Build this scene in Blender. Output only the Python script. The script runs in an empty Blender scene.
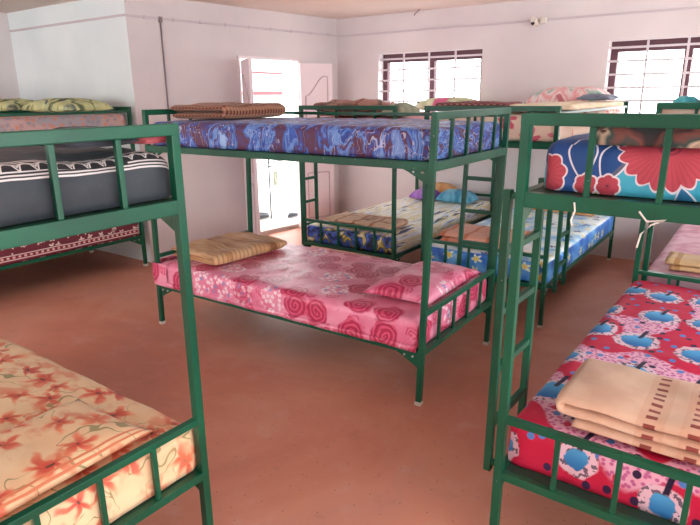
import bpy, bmesh, math, random
from mathutils import Vector, Matrix, noise
C = bpy.context.scene.collection
PI = math.pi
S = 1.1                      # whole place is laid out in units of 1.1 m and scaled up at the end
L, W, H, HU, HB, HL = 1.90, 0.848, 1.362, 1.157, 0.474, 0.282
T = 0.0265                   # square tube

# ------------------------------------------------------------------ colours and nodes
def lin(h):
    h = h.lstrip('#')
    return tuple(((c / 255 / 12.92) if c / 255 <= .04045 else ((c / 255 + .055) / 1.055) ** 2.4)
                 for c in (int(h[i:i + 2], 16) for i in (0, 2, 4))) + (1,)

class G:
    """tiny node writer"""
    def __init__(s, name):
        s.m = bpy.data.materials.new(name); s.m.use_nodes = True
        s.t = s.m.node_tree; s.n = s.t.nodes; s.l = s.t.links
        s.b = s.n['Principled BSDF']
    def put(s, sock, v):
        if v is None: return
        if isinstance(v, bpy.types.NodeSocket): s.l.new(v, sock)
        elif isinstance(v, str): sock.default_value = lin(v)
        else: sock.default_value = v
    def math(s, op, a, b=None, c=None, clamp=False):
        k = s.n.new('ShaderNodeMath'); k.operation = op; k.use_clamp = clamp
        for i, v in enumerate((a, b, c)): s.put(k.inputs[i], v)
        return k.outputs[0]
    def vmath(s, op, a, b=None):
        k = s.n.new('ShaderNodeVectorMath'); k.operation = op
        s.put(k.inputs[0], a)
        if b is not None: s.put(k.inputs[1], b)
        return k.outputs['Value' if op in ('LENGTH', 'DISTANCE', 'DOT_PRODUCT') else 'Vector']
    def uv(s, sx=1, sy=1, ox=0, oy=0, rot=0):
        k = s.n.new('ShaderNodeUVMap'); k.uv_map = 'UVMap'
        m = s.n.new('ShaderNodeMapping'); s.l.new(k.outputs[0], m.inputs[0])
        m.inputs['Scale'].default_value = (sx, sy, 1); m.inputs['Location'].default_value = (ox, oy, 0)
        m.inputs['Rotation'].default_value = (0, 0, rot)
        return m.outputs[0]
    def obj(s):
        return s.n.new('ShaderNodeTexCoord').outputs['Object']
    def sep(s, v):
        k = s.n.new('ShaderNodeSeparateXYZ'); s.l.new(v, k.inputs[0]); return k.outputs[0], k.outputs[1], k.outputs[2]
    def comb(s, x, y, z=0.0):
        k = s.n.new('ShaderNodeCombineXYZ')
        for i, v in enumerate((x, y, z)): s.put(k.inputs[i], v)
        return k.outputs[0]
    def noise(s, vec, scale, detail=3, dist=0.0, col=False, rough=.5):
        k = s.n.new('ShaderNodeTexNoise'); s.l.new(vec, k.inputs['Vector'])
        k.inputs['Scale'].default_value = scale; k.inputs['Detail'].default_value = detail
        k.inputs['Distortion'].default_value = dist; k.inputs['Roughness'].default_value = rough
        return k.outputs['Color' if col else 'Fac']
    def warp(s, vec, scale, amt):
        c = s.noise(vec, scale, 2, col=True)
        d = s.vmath('MULTIPLY', s.vmath('SUBTRACT', c, (.5, .5, .5)), (amt, amt, 0))
        return s.vmath('ADD', vec, d)
    def vor(s, vec, rnd=1.0, feature='F1'):
        k = s.n.new('ShaderNodeTexVoronoi'); k.voronoi_dimensions = '2D'; k.feature = feature
        s.l.new(vec, k.inputs['Vector']); k.inputs['Scale'].default_value = 1; k.inputs['Randomness'].default_value = rnd
        return k
    def step(s, x, a, b):
        k = s.n.new('ShaderNodeMapRange'); k.interpolation_type = 'SMOOTHSTEP'
        s.put(k.inputs[0], x); k.inputs[1].default_value = a; k.inputs[2].default_value = b
        return k.outputs[0]
    def mix(s, f, a, b):
        k = s.n.new('ShaderNodeMix'); k.data_type = 'RGBA'
        s.put(k.inputs[0], f); s.put(k.inputs[6], a); s.put(k.inputs[7], b)
        return k.outputs[2]
    def ramp(s, f, stops, mode='LINEAR'):
        k = s.n.new('ShaderNodeValToRGB'); k.color_ramp.interpolation = mode
        e = k.color_ramp.elements
        while len(e) < len(stops): e.new(0.5)
        for q, (p, c) in zip(e, stops): q.position = p; q.color = lin(c)
        s.l.new(f, k.inputs[0]); return k.outputs[0]
    def flower(s, vec, rnd, petals, r0, amp, soft=.04):
        """one flower per cell: mask, distance, random value of the cell, second random, angle"""
        k = s.vor(vec, rnd); d = k.outputs['Distance']
        loc = s.vmath('SUBTRACT', vec, k.outputs['Position'])
        x, y, _ = s.sep(loc); r, g, b = s.sep(k.outputs['Color'])
        a = s.math('ADD', s.math('ARCTAN2', y, x), s.math('MULTIPLY', r, 6.28))
        rad = s.math('ADD', r0, s.math('MULTIPLY', amp, s.math('COSINE', s.math('MULTIPLY', a, petals))))
        q = s.math('SUBTRACT', d, rad)
        return s.step(q, soft, -soft), d, g, b, a
    def done(s, col, rough=.8, bump=None, bstr=.2, bdist=.01, spec=.5, sheen=0):
        s.put(s.b.inputs['Base Color'], col); s.put(s.b.inputs['Roughness'], rough)
        s.b.inputs['Specular IOR Level'].default_value = spec
        if sheen: s.b.inputs['Sheen Weight'].default_value = sheen * .25; s.b.inputs['Sheen Roughness'].default_value = .4
        if bump is not None:
            k = s.n.new('ShaderNodeBump'); k.inputs['Strength'].default_value = bstr; k.inputs['Distance'].default_value = bdist
            s.l.new(bump, k.inputs['Height']); s.l.new(k.outputs[0], s.b.inputs['Normal'])
        return s.m

M = {}
def plain(name, col, rough=.6, spec=.5, metal=0):
    g = G(name); g.b.inputs['Metallic'].default_value = metal
    M[name] = g.done(col, rough, spec=spec)

def build_materials():
    # --- setting
    g = G('plaster'); o = g.obj()
    n = g.noise(o, 1.3, 5); f = g.noise(o, 40, 3)
    M['plaster'] = g.done(g.mix(g.step(n, .3, .7), '#d5cdce', '#e0d9d9'), .85, f, .08, .004)
    g = G('plaster_lit'); o = g.obj(); n = g.noise(o, 1.3, 5); f = g.noise(o, 40, 3)
    M['plaster_lit'] = g.done(g.mix(g.step(n, .3, .7), '#dfe9ea', '#ebf2f2'), .85, f, .08, .004)  # paler, bluer plaster copy: the alcove wall's brighter light put into its colour
    g = G('ceiling_paint'); o = g.obj(); n = g.noise(o, .9, 4)
    M['ceiling_paint'] = g.done(g.mix(g.step(n, .3, .7), '#d8c6bd', '#e2d2c8'), .9)
    g = G('red_oxide_floor'); o = g.obj()
    n = g.noise(o, .8, 6, .6, rough=.6); n2 = g.noise(o, 5, 6, 0, rough=.7); n3 = g.noise(o, 38, 3)
    c = g.ramp(n, [(.25, '#b17a6c'), (.45, '#c8836d'), (.6, '#d2937c'), (.78, '#c28f83')])
    c = g.mix(g.math('MULTIPLY', g.step(n2, .5, .75), .35), c, '#d3b0a4')
    c = g.mix(g.math('MULTIPLY', g.step(n2, .45, .25), .3), c, '#935f4e')
    rr = g.math('ADD', .40, g.math('MULTIPLY', n2, .3))
    sp = g.vor(g.vmath('MULTIPLY', o, (9, 9, 9)), 1.0).outputs['Distance']
    c = g.mix(g.math('MULTIPLY', g.step(sp, .035, .02), .6), c, '#4a2c26')
    M['floor'] = g.done(c, rr, n3, .06, .003, spec=.35)
    plain('white_paint', '#ece4e6', .5)
    plain('door_paint', '#ead9dc', .45)
    plain('door_groove', '#c7aeb4', .6)
    plain('maroon_wood', '#5a3640', .6)
    plain('grille_white', '#d4ced2', .5)
    plain('trunking', '#cabfc4', .5)
    plain('conduit_grey', '#8a7c80', .5)
    plain('concrete', '#cfc9c4', .9)
    plain('house_wall', '#e9e4e0', .9)
    plain('house_band', '#5c3034', .8)
    plain('teal_sheet', '#0a5f58', .6)
    plain('black_plastic', '#151517', .3)
    plain('cream_plastic', '#ddd6cc', .4)
    plain('shoe_dark', '#3a4148', .7); plain('pole_grey', '#5a5e62', .6)
    plain('shoe_sole', '#8c8c8c', .7)
    plain('cotton_white', '#e9e9e4', .9)
    plain('rubber_white', '#cfcabd', .8)
    plain('ply', '#243f33', .7)
    plain('steel', '#b7bdb8', .35, metal=.8)
    g = G('glass'); out = g.n['Material Output']
    tr = g.n.new('ShaderNodeBsdfTransparent'); gl = g.n.new('ShaderNodeBsdfGlossy'); gl.inputs['Roughness'].default_value = .02
    mx = g.n.new('ShaderNodeMixShader'); mx.inputs[0].default_value = .05
    g.l.new(tr.outputs[0], mx.inputs[1]); g.l.new(gl.outputs[0], mx.inputs[2]); g.l.new(mx.outputs[0], out.inputs[0]); M['glass'] = g.m
    # --- painted steel of the bunks
    g = G('green_enamel'); o = g.obj()
    n = g.noise(o, 3, 4); ch = g.noise(o, 55, 2)
    c = g.mix(g.step(n, .3, .7), '#064934', '#0a5a40')
    c = g.mix(g.step(ch, .76, .79), c, '#8fb8a0')
    M['green'] = g.done(c, .36, g.noise(o, 18, 2), .05, .003, spec=.4)
    # --- bed sheets
    def weave(g): return g.noise(g.uv(), 9, 4)
    # pink roses
    g = G('pink_rose_cotton'); v = g.warp(g.uv(5.2, 5.2, .3, .1), 2.5, .25)
    m, d, r1, r2, a = g.flower(v, .7, 5, .40, .03)
    ring = g.math('SINE', g.math('ADD', g.math('MULTIPLY', d, 46), g.math('MULTIPLY', a, 1)))
    rose = g.mix(g.step(ring, -.2, .6), '#b32550', '#d8587a')
    base = g.mix(g.step(g.noise(v, .9, 3), .35, .65), '#df7496', '#ec9ab4')
    isr = g.step(r1, .82, .79)
    c = g.mix(g.math('MULTIPLY', m, isr), base, rose)
    m2, d2, q1, q2, a2 = g.flower(g.uv(30, 30), .9, 5, .36, .1)
    wh = g.math('MULTIPLY', g.math('MULTIPLY', m2, g.step(r1, .78, .82)), g.step(d, .55, .4))
    c = g.mix(g.math('MULTIPLY', wh, .85), c, g.mix(g.step(q1, .88, .9), '#f8e6ec', '#6f8fc4'))
    m3, d3, p1, p2, a3 = g.flower(g.warp(g.uv(8.5, 8.5, .9, .4), 2.5, .25), .9, 5, .33, .04)
    ring3 = g.math('SINE', g.math('ADD', g.math('MULTIPLY', d3, 40), a3))
    out1 = g.math('MULTIPLY', g.step(d, .42, .46), g.math('MULTIPLY', m3, g.step(p1, .7, .66)))
    c = g.mix(g.math('MULTIPLY', out1, .8), c, g.mix(g.step(ring3, -.2, .6), '#c83a64', '#e27a96'))
    lf = g.step(g.noise(g.uv(16, 16), 1, 2), .66, .7)
    c = g.mix(g.math('MULTIPLY', lf, .45), c, '#c6476f')
    M['pink_rose'] = g.done(c, .42, weave(g), .35, .02, spec=.5, sheen=.25)
    # blue and maroon marbled
    g = G('blue_marbled_cotton'); u = g.uv(8, 4.2)
    v = g.warp(g.warp(u, .8, 2.0), 2.5, .8); n = g.noise(v, .9, 3, 1.0)
    c = g.ramp(n, [(.27, '#152a70'), (.36, '#2450b4'), (.42, '#6f9fe0'), (.47, '#2c52ac'), (.515, '#5e2c46'), (.545, '#54304e'), (.58, '#2a56bc'), (.70, '#9cc4ee')])
    w = g.noise(g.warp(u, 1.5, 2.5), .7, 2, 2)
    c = g.mix(g.math('MULTIPLY', g.step(g.math('ABSOLUTE', g.math('SUBTRACT', w, .5)), .016, .004), .7), c, '#c9cfe8')
    M['blue_marble'] = g.done(c, .5, weave(g), .3, .02, sheen=.3)
    # tiger streaks
    g = G('tiger_streak_cotton'); u = g.uv(2.6, 22); v = g.warp(u, .7, 1.2); n = g.noise(v, .9, 3, .4)
    c = g.ramp(n, [(.27, '#16203c'), (.34, '#3a4a8e'), (.39, '#efe9da'), (.46, '#e0cd84'), (.52, '#f6f3ea'), (.61, '#cdd4e0'), (.65, '#22252c'), (.69, '#d9c25e'), (.74, '#f2eee2')])
    bl = g.noise(g.uv(11, 11), 1, 2, .8)
    sx, sy, _ = g.sep(g.uv())
    endm = g.step(sx, .895, .925)
    c2 = g.ramp(bl, [(.34, '#131a2b'), (.42, '#2c4cae'), (.52, '#5a7ed2'), (.57, '#11151f'), (.63, '#d8c05a'), (.7, '#e9e6d8')])
    c = g.mix(endm, c, c2)
    M['tiger'] = g.done(c, .5, weave(g), .3, .02, sheen=.3)
    # bright blue with yellow flowers
    g = G('sky_blue_cotton'); v = g.uv(9, 9)
    n = g.noise(g.warp(v, .8, .8), .5, 4)
    c = g.ramp(n, [(.3, '#3f8ada'), (.38, '#86c0ee'), (.47, '#c6e4f6'), (.56, '#f0f7fa')])  # whitish glare over the sheet's top painted into these paler blues
    m, d, r1, r2, a = g.flower(g.warp(v, 2, .3), .9, 5, .24, .1)
    c = g.mix(g.math('MULTIPLY', m, g.step(r1, .5, .55)), c, g.mix(g.step(d, .1, .22), '#e8d060', '#f3f0dc'))
    c = g.mix(g.math('MULTIPLY', g.math('MULTIPLY', m, g.step(r1, .3, .25)), .8), c, '#173d96')
    ux, uy, _ = g.sep(g.uv()); me_ = g.step(g.math('MAXIMUM', g.math('SUBTRACT', ux, .49), g.math('ABSOLUTE', uy)), .42, .445)
    ce = g.ramp(g.noise(g.warp(v, .8, .8), .6, 3), [(.35, '#123f9c'), (.5, '#2a78d0'), (.65, '#6fb6ec')])
    ce = g.mix(g.math('MULTIPLY', m, g.step(r1, .5, .55)), ce, g.mix(g.step(d, .1, .22), '#e8d060', '#e3e8d0'))
    c = g.mix(me_, c, ce)
    M['sky_blue'] = g.done(c, .5, weave(g), .35, .02, sheen=.3)
    # crimson and pink with blue oval flowers
    g = G('crimson_poppy_cotton'); vv = g.uv(1 / .33, 1 / .205, .13, .2)
    patch = g.noise(g.uv(3.0, 3.6, .7, .3), 1, 1.5, .3)
    sp = g.vor(g.uv(55, 55), 1).outputs['Distance']
    pink = g.mix(g.step(sp, .22, .42), '#c86a9c', '#eeb4cc')
    c = g.mix(g.step(patch, .53, .56), '#cc2048', pink)
    k = g.vor(vv, .35); loc = g.vmath('SUBTRACT', vv, k.outputs['Position']); lx, ly, _ = g.sep(loc)
    wob = g.math('MULTIPLY', g.math('SUBTRACT', g.noise(g.uv(26, 26), 1, 2), .5), .55)
    e = g.math('ADD', g.math('SQRT', g.math('ADD', g.math('POWER', g.math('DIVIDE', lx, .19), 2), g.math('POWER', g.math('DIVIDE', ly, .30), 2))), wob)
    ux, uy, _ = g.sep(g.uv()); endm = g.step(ux, .885, .93); e = g.math('ADD', e, g.math('MULTIPLY', endm, .45))
    c = g.mix(g.math('MULTIPLY', g.step(g.noise(g.uv(2.2, 2.6, .4), 1, 1), .42, .5), endm), c, '#cc2448')
    c = g.mix(g.math('MULTIPLY', g.step(e, 1.5, 1.36), .85), c, '#ecd2de')
    hl = g.math('MULTIPLY', g.step(e, 1.55, 1.4), g.step(g.noise(g.uv(48, 48), 1, 2), .54, .57))
    c = g.mix(g.math('MULTIPLY', hl, .8), c, '#2b2140')
    c = g.mix(g.step(e, 1.04, .96), c, g.mix(g.step(lx, -.2, .2), '#5ab4e6', '#2369b0'))
    dk = g.math('MULTIPLY', g.step(g.math('ABSOLUTE', g.math('SUBTRACT', ly, g.math('MULTIPLY', lx, -.25))), .05, .03), g.math('MULTIPLY', g.step(lx, -.08, -.12), g.step(lx, -.42, -.38)))
    c = g.mix(dk, c, '#2b2140')
    dd = g.vor(g.uv(13, 15), .9); dr, dg, db = g.sep(dd.outputs['Color'])
    c = g.mix(g.math('MULTIPLY', g.step(dd.outputs['Distance'], .2, .16), g.step(e, 1.35, 1.45)), c, g.ramp(dr, [(0, '#5a86c8'), (.4, '#3a2548'), (.7, '#d02850')], 'CONSTANT'))
    M['crimson_poppy'] = g.done(c, .6, weave(g), .3, .02, spec=.25)
    # teal with a giant scalloped flower (tile)
    g = G('teal_giant_flower_cotton'); P = .86
    ux, uy, _ = g.sep(g.uv(1, 1, 5 * P - .60, 5 * P + .45))
    fx = g.math('MODULO', ux, P); fy = g.math('MODULO', uy, P)
    bn = g.noise(g.uv(3, 3), 1, 2)
    sd = g.math('ADD', g.math('SUBTRACT', fy, .295), g.math('MULTIPLY', g.math('SUBTRACT', fx, .345), .82))
    side = g.step(sd, -.004, .004)
    c = g.mix(side, g.mix(g.step(bn, .4, .6), '#235ca6', '#184a8c'), g.mix(g.step(bn, .4, .6), '#2aa2c2', '#46b4d0'))
    c = g.mix(g.step(g.math('ABSOLUTE', sd), .008, .005), c, '#a08a4c')
    def blossom(c, cx, cy, R, npet, sx=1.0):
        dx = g.math('MULTIPLY', g.math('SUBTRACT', fx, cx), sx); dy = g.math('SUBTRACT', fy, cy)
        d = g.math('SQRT', g.math('ADD', g.math('MULTIPLY', dx, dx), g.math('MULTIPLY', dy, dy)))
        a = g.math('ARCTAN2', dy, dx)
        rad = g.math('MULTIPLY', R, g.math('ADD', .9, g.math('MULTIPLY', .14, g.math('ABSOLUTE', g.math('SINE', g.math('MULTIPLY', a, npet / 2))))))
        q = g.math('SUBTRACT', d, rad)
        rays = g.math('SINE', g.math('MULTIPLY', a, npet * 2.5))
        red = g.mix(g.math('MULTIPLY', g.step(rays, .3, .9), .55), '#c24a5a', '#a63a4a')
        red = g.mix(g.step(d, R * .12, R * .08), red, '#5a2440')
        red = g.mix(g.math('MULTIPLY', g.step(g.math('ABSOLUTE', g.math('SUBTRACT', d, R * .19)), R * .04, R * .02), .7), red, '#7c2440')
        c = g.mix(g.step(q, .0012, -.0012), c, red)
        return g.mix(g.step(g.math('ABSOLUTE', q), .0032, .002), c, '#e6dfe6')
    def leaf(c, cx, cy, hw, hh, rot):
        px = g.math('SUBTRACT', fx, cx); py = g.math('SUBTRACT', fy, cy)
        cs, sn = math.cos(rot), math.sin(rot)
        x = g.math('ADD', g.math('MULTIPLY', px, cs), g.math('MULTIPLY', py, sn))
        y = g.math('SUBTRACT', g.math('MULTIPLY', py, cs), g.math('MULTIPLY', px, sn))
        k = g.math('SUBTRACT', 1.0, g.math('POWER', g.math('DIVIDE', g.math('ABSOLUTE', y), hh), 1.7))
        q = g.math('SUBTRACT', g.math('ABSOLUTE', x), g.math('MULTIPLY', k, hw))
        inr = g.step(g.math('ABSOLUTE', y), hh + .01, hh)
        c = g.mix(g.math('MULTIPLY', g.math('MULTIPLY', g.step(q, .002, -.002), inr), .7), c, '#17508f')
        return g.mix(g.math('MULTIPLY', g.step(g.math('ABSOLUTE', q), .003, .002), inr), c, '#dfe6f0')
    c = leaf(c, .345, .165, .036, .080, PI / 2 + .05); c = leaf(c, .36, .245, .034, .075, PI / 2 - .3)
    c = leaf(c, .10, .30, .04, .09, .4); c = leaf(c, .12, .62, .04, .09, 1.2); c = leaf(c, .48, .42, .03, .06, PI / 2 + .3); c = leaf(c, .48, .62, .03, .06, PI / 2 - .3)
    c = blossom(c, .322, .366, .114, 18)
    c = blossom(c, .435, .180, .030, 7); c = blossom(c, .435, .235, .030, 7); c = blossom(c, .41, .065, .062, 9)
    c = blossom(c, .36, .70, .09, 14); c = blossom(c, .10, .46, .12, 16)
    M['teal_flower'] = g.done(c, .6, weave(g), .3, .02, sheen=.2)
    # cream with orange lilies
    for hem in (0, 1):
     g = G('orange_lily_cotton'); v = g.warp(g.uv(7.2, 8.6, .2, .45), 1.4, .8)
     base = g.mix(g.step(g.noise(g.uv(5, 5), 1, 3), .35, .65), '#f0d2a8', '#ebc398')
     st = g.noise(g.warp(g.uv(3.2, 3.2), 1.5, 1.0), 1.2, 1, 1.5)
     c = g.mix(g.math('MULTIPLY', g.step(g.math('ABSOLUTE', g.math('SUBTRACT', st, .52)), .008, .003), .75), base, '#7d7a44')
     m, d, r1, r2, a = g.flower(v, .95, 5, .30, .14, .12)
     pet = g.mix(g.step(d, .08, .4), '#d0402c', '#ee8f68')
     pet = g.mix(g.step(r2, .3, .7), pet, g.mix(g.step(d, .05, .35), '#c8352c', '#e2694e'))
     pet = g.mix(g.step(d, .07, .03), pet, '#4a1f14')
     c = g.mix(g.math('MULTIPLY', g.math('MULTIPLY', m, g.step(r1, .2, .25)), .93), c, pet)
     bg = g.noise(g.uv(7, 12, 3, 2), 1, 3)
     c = g.mix(g.math('MULTIPLY', g.step(bg, .52, .66), .7), c, '#e07f5c')
     if hem:
      hx_, hy_, _ = g.sep(g.uv())
      c = g.mix(g.math('MULTIPLY', g.step(hx_, -.135, -.137), g.step(g.math('SINE', g.math('MULTIPLY', hx_, 330)), .1, .4)), c, '#d8805c')
     M['orange_lily_hem' if hem else 'orange_lily'] = g.done(c, .6, weave(g), .35, .02, sheen=.2)
    # charcoal with woven white border bands
    g = G('charcoal_border_cotton'); x, y, _ = g.sep(g.uv())
    dr = g.math('SUBTRACT', g.math('MAXIMUM', x, g.math('MULTIPLY', x, -1)), .855)       # distance from the fold over the end
    base = g.mix(g.step(g.noise(g.uv(5, 5), 1, 4), .35, .65), '#2a3138', '#394249')
    def band(c, a, b, col): return g.mix(g.math('MULTIPLY', g.step(dr, a - .0015, a + .0015), g.step(dr, b + .0015, b - .0015)), c, col)
    c = band(base, .0, .105, '#1d2026')
    wv = g.math('SUBTRACT', 1.0, g.math('ABSOLUTE', g.math('SINE', g.math('MULTIPLY', y, 75))))
    for k0, amp, th in ((.030, .034, .006), (.030, .020, .0035), (.030, .009, .003)):
        q = g.math('SUBTRACT', dr, g.math('ADD', k0, g.math('MULTIPLY', wv, amp)))
        c = g.mix(g.math('MULTIPLY', g.step(g.math('ABSOLUTE', q), th, th * .6), g.step(dr, .066, .064)), c, '#d9d6d4')
    for a in (.004, .016, .072, .086, .098): c = band(c, a, a + .0065, '#d6d3d2')
    M['charcoal'] = g.done(c, .75, weave(g), .35, .02, sheen=.2)
    # maroon with white blossoms and striped border
    g = G('maroon_blossom_cotton'); x, y, _ = g.sep(g.uv())
    m, d, r1, r2, a = g.flower(g.uv(17, 17), .8, 4, .3, .12)
    c = g.mix(g.math('MULTIPLY', m, g.step(r1, .3, .34)), '#6a2432', '#e6cfc8')
    dr = g.math('SUBTRACT', g.math('ABSOLUTE', y), .43)
    def band(c, a, b, col): return g.mix(g.math('MULTIPLY', g.step(dr, a - .001, a + .001), g.step(dr, b + .001, b - .001)), c, col)
    c = band(c, .075, .135, '#7d2636'); c = band(c, .08, .086, '#e9d8d2'); c = band(c, .112, .119, '#e9d8d2')
    sq = g.math('SINE', g.math('MULTIPLY', x, 150))
    c = g.mix(g.math('MULTIPLY', g.step(sq, .0, .3), g.math('MULTIPLY', g.step(dr, .090, .092), g.step(dr, .108, .106))), c, '#e0b9b4')
    M['maroon_blossom'] = g.done(c, .75, weave(g), .3, .02)
    # faded pink with grey lace
    g = G('faded_pink_lace_cotton'); m, d, r1, r2, a = g.flower(g.uv(20, 20), .9, 5, .3, .12)
    n = g.noise(g.uv(2.5, 6), 1, 2)
    c = g.mix(g.math('MULTIPLY', m, .7), g.mix(g.step(n, .45, .55), '#c9a9a6', '#a8a3aa'), g.mix(g.step(r1, .4, .6), '#8b8f99', '#d8895f'))
    M['pink_lace'] = g.done(c, .8, weave(g), .3, .02)
    # yellow green leafy
    g = G('leafy_yellow_cotton'); n = g.noise(g.warp(g.uv(9, 9), 1, 1), 1, 2, .5)
    M['leafy_yellow'] = g.done(g.ramp(n, [(.32, '#39444e'), (.42, '#6f7f5c'), (.5, '#d5d99a'), (.62, '#b9c59a'), (.7, '#59636c')]), .8, weave(g), .3, .02)
    # cream with blush flowers
    g = G('cream_blush_cotton'); m, d, r1, r2, a = g.flower(g.warp(g.uv(6, 6), 2, .4), .9, 5, .3, .12)
    M['cream_blush'] = g.done(g.mix(g.math('MULTIPLY', m, g.step(r1, .4, .5)), '#f0dfcc', g.mix(g.step(r2, .4, .6), '#e5929c', '#d8647c')), .75, weave(g), .3, .02)
    # white with blush and mint
    g = G('blush_mint_cotton'); n = g.noise(g.warp(g.uv(7, 7), 1, 1), 1, 2, .5)
    M['blush_mint'] = g.done(g.ramp(n, [(.34, '#7fb8a8'), (.42, '#e9dedd'), (.52, '#e6a3a8'), (.58, '#efe2e0'), (.68, '#c87884')]), .8, weave(g), .3, .02)
    # pale pink plain-ish
    g = G('pale_pink_cotton'); n = g.noise(g.uv(8, 8), 1, 4)
    M['pale_pink'] = g.done(g.mix(g.step(n, .4, .65), '#e6b6c4', '#d28fa2'), .7, weave(g), .3, .02)
    # --- blankets
    def check(name, a, b, c3, f):
        g = G(name); x, y, _ = g.sep(g.uv())
        sx = g.step(g.math('SINE', g.math('MULTIPLY', x, f)), -.2, .3); sy = g.step(g.math('SINE', g.math('MULTIPLY', y, f)), -.2, .3)
        c = g.mix(g.math('MULTIPLY', g.math('ADD', sx, sy), .5), a, b); c = g.mix(g.math('MULTIPLY', g.math('MULTIPLY', sx, sy), .6), c, c3)
        M[name] = g.done(c, .95, g.noise(g.uv(), 120, 2), .4, .004, sheen=.4)
    check('brown_check', '#a97f66', '#7a4638', '#552a26', 230)
    check('maroon_check', '#8a4a4e', '#4e2a30', '#c9a090', 150)
    g = G('tan_brown_stripe'); x, y, _ = g.sep(g.uv())
    n = g.noise(g.warp(g.uv(3, 9), 1, .8), 1, 3)
    c = g.ramp(n, [(.35, '#96623c'), (.48, '#c9986a'), (.62, '#d6b086')])
    st = g.math('MULTIPLY', g.step(g.math('SINE', g.math('ADD', g.math('MULTIPLY', y, 190), g.math('MULTIPLY', n, 5))), .3, .7), g.step(g.noise(g.uv(1.5, 1), 2, 1), .45, .55))
    M['tan_stripe'] = g.done(g.mix(g.math('MULTIPLY', st, .45), c, '#7e4a2c'), .9, g.noise(g.uv(), 120, 2), .4, .004, sheen=.4)
    g = G('beige_square_rows'); x, y, _ = g.sep(g.uv())
    n = g.noise(g.uv(), 6, 3); c = g.mix(g.step(n, .35, .65), '#cfa48a', '#dbb79d')
    sq = g.step(g.math('SINE', g.math('MULTIPLY', y, 165)), .1, .35)
    px = g.math('SUBTRACT', x, .905)
    for a in (.0, .11):
        c = g.mix(g.math('MULTIPLY', g.math('MULTIPLY', g.step(px, a - .002, a + .003), g.step(px, a + .075, a + .07)), .35), c, '#c98f72')
        c = g.mix(g.math('MULTIPLY', sq, g.math('MULTIPLY', g.step(px, a + .018, a + .022), g.step(px, a + .052, a + .048))), c, '#8a3f36')
    M['beige_rows'] = g.done(c, .9, g.noise(g.uv(), 150, 2), .4, .004, sheen=.5)
    for nm, a, b, d3 in (('brown_orange', '#d9b394', '#a8623c', '#8a5236'), ('salmon_orange', '#e2a48c', '#c8693c', '#d98c70'), ('tan_fold', '#d9b486', '#b07c44', '#c99a62'), ('brown_pink', '#b08478', '#8a4f4c', '#6a5a50')):
        g = G(nm); x, y, _ = g.sep(g.uv()); n = g.noise(g.warp(g.uv(3, 7), 1, 1), 1, 3)
        c = g.ramp(n, [(.36, d3), (.48, a), (.66, a)])
        c = g.mix(g.math('MULTIPLY', g.step(g.math('SINE', g.math('MULTIPLY', x, 38)), .82, .9), .8), c, b)
        M[nm] = g.done(c, .9, g.noise(g.uv(), 120, 2), .4, .004, sheen=.4)
    for nm, a, b in (('purple_cloth', '#8a4fb0', '#b784d0'), ('teal_bluecloth', '#3a8ab0', '#7cc0d8'), ('orange_cloth', '#d99a5c', '#e8b888'), ('slate_cloth', '#5a6878', '#76869a'), ('teal_cloth', '#2f8f9c', '#4fb0b8'), ('crimson_cloth', '#b04058', '#cc6478'), ('dark_cloth', '#22262c', '#363c46'), ('red_cloth', '#9c3a48', '#c0606a'), ('greengrey_cloth', '#8a9a84', '#b8c0a8'), ('cream_cloth', '#e6d8b4', '#efe6cc'), ('peach_cloth', '#f0d8c0', '#e9bca4')):
        g = G(nm); n = g.noise(g.warp(g.uv(8, 8), 1, 1), 1, 3)
        M[nm] = g.done(g.mix(g.step(n, .4, .6), a, b), .85, weave(g), .3, .02, sheen=.3)
    g = G('green_pink_pillow_cotton'); x, y, _ = g.sep(g.uv())
    n = g.noise(g.uv(8, 8), 1, 3); c = g.mix(g.step(n, .4, .6), '#c3cfa4', '#dfe3c4')
    c = g.mix(g.math('MULTIPLY', g.step(y, -.12, -.1), g.step(y, .04, .02)), c, '#d86f94'); c = g.mix(g.step(y, .24, .26), c, '#c05a72')
    M['green_pink'] = g.done(c, .85, weave(g), .3, .02)
    g = G('rolled_print_cotton'); n = g.noise(g.warp(g.uv(7, 9), 1, 1), 1, 2)
    M['rolled_print'] = g.done(g.ramp(n, [(.34, '#1c3a3e'), (.44, '#3a2f30'), (.52, '#7c4a42'), (.6, '#2a4a48'), (.66, '#c9b49c'), (.7, '#5c3a38')]), .85, weave(g), .3, .02)
build_materials()

# ------------------------------------------------------------------ mesh helpers
def link(name, bm, mat, parent=None, smooth=False):
    me = bpy.data.meshes.new(name); bm.normal_update(); bm.to_mesh(me); bm.free()
    if smooth:
        for p in me.polygons: p.use_smooth = True
    if mat: me.materials.append(M[mat])
    o = bpy.data.objects.new(name, me); C.objects.link(o)
    if parent: o.parent = parent
    return o
def tag(o, label, cat, group=None, kind=None):
    o['label'] = label; o['category'] = cat
    if group: o['group'] = group
    if kind: o['kind'] = kind
    return o
def struct(o): o['kind'] = 'structure'; return o
def thing(name, loc, rz, label, cat, group=None):
    o = bpy.data.objects.new(name, None); C.objects.link(o); o.location = loc; o.rotation_euler = (0, 0, rz)
    o.empty_display_size = .1
    return tag(o, label, cat, group)
def box(bm, a, b, bev=0.0, mx=None):
    r = bmesh.ops.create_cube(bm, size=1.0)
    vs = r['verts']
    for v in vs:
        v.co = Vector(((a[i] + b[i]) / 2 + v.co[i] * (b[i] - a[i]) for i in range(3)))
    if bev:
        es = list({e for v in vs for e in v.link_edges})
        q = bmesh.ops.bevel(bm, geom=es, offset=bev, segments=2, affect='EDGES', profile=.6)
        vs = list({v for f in q['faces'] for v in f.verts} | {v for v in vs if v.is_valid})
    if mx is not None:
        for v in vs: v.co = mx @ v.co
    return vs
def nb(): return bmesh.new()
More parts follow.
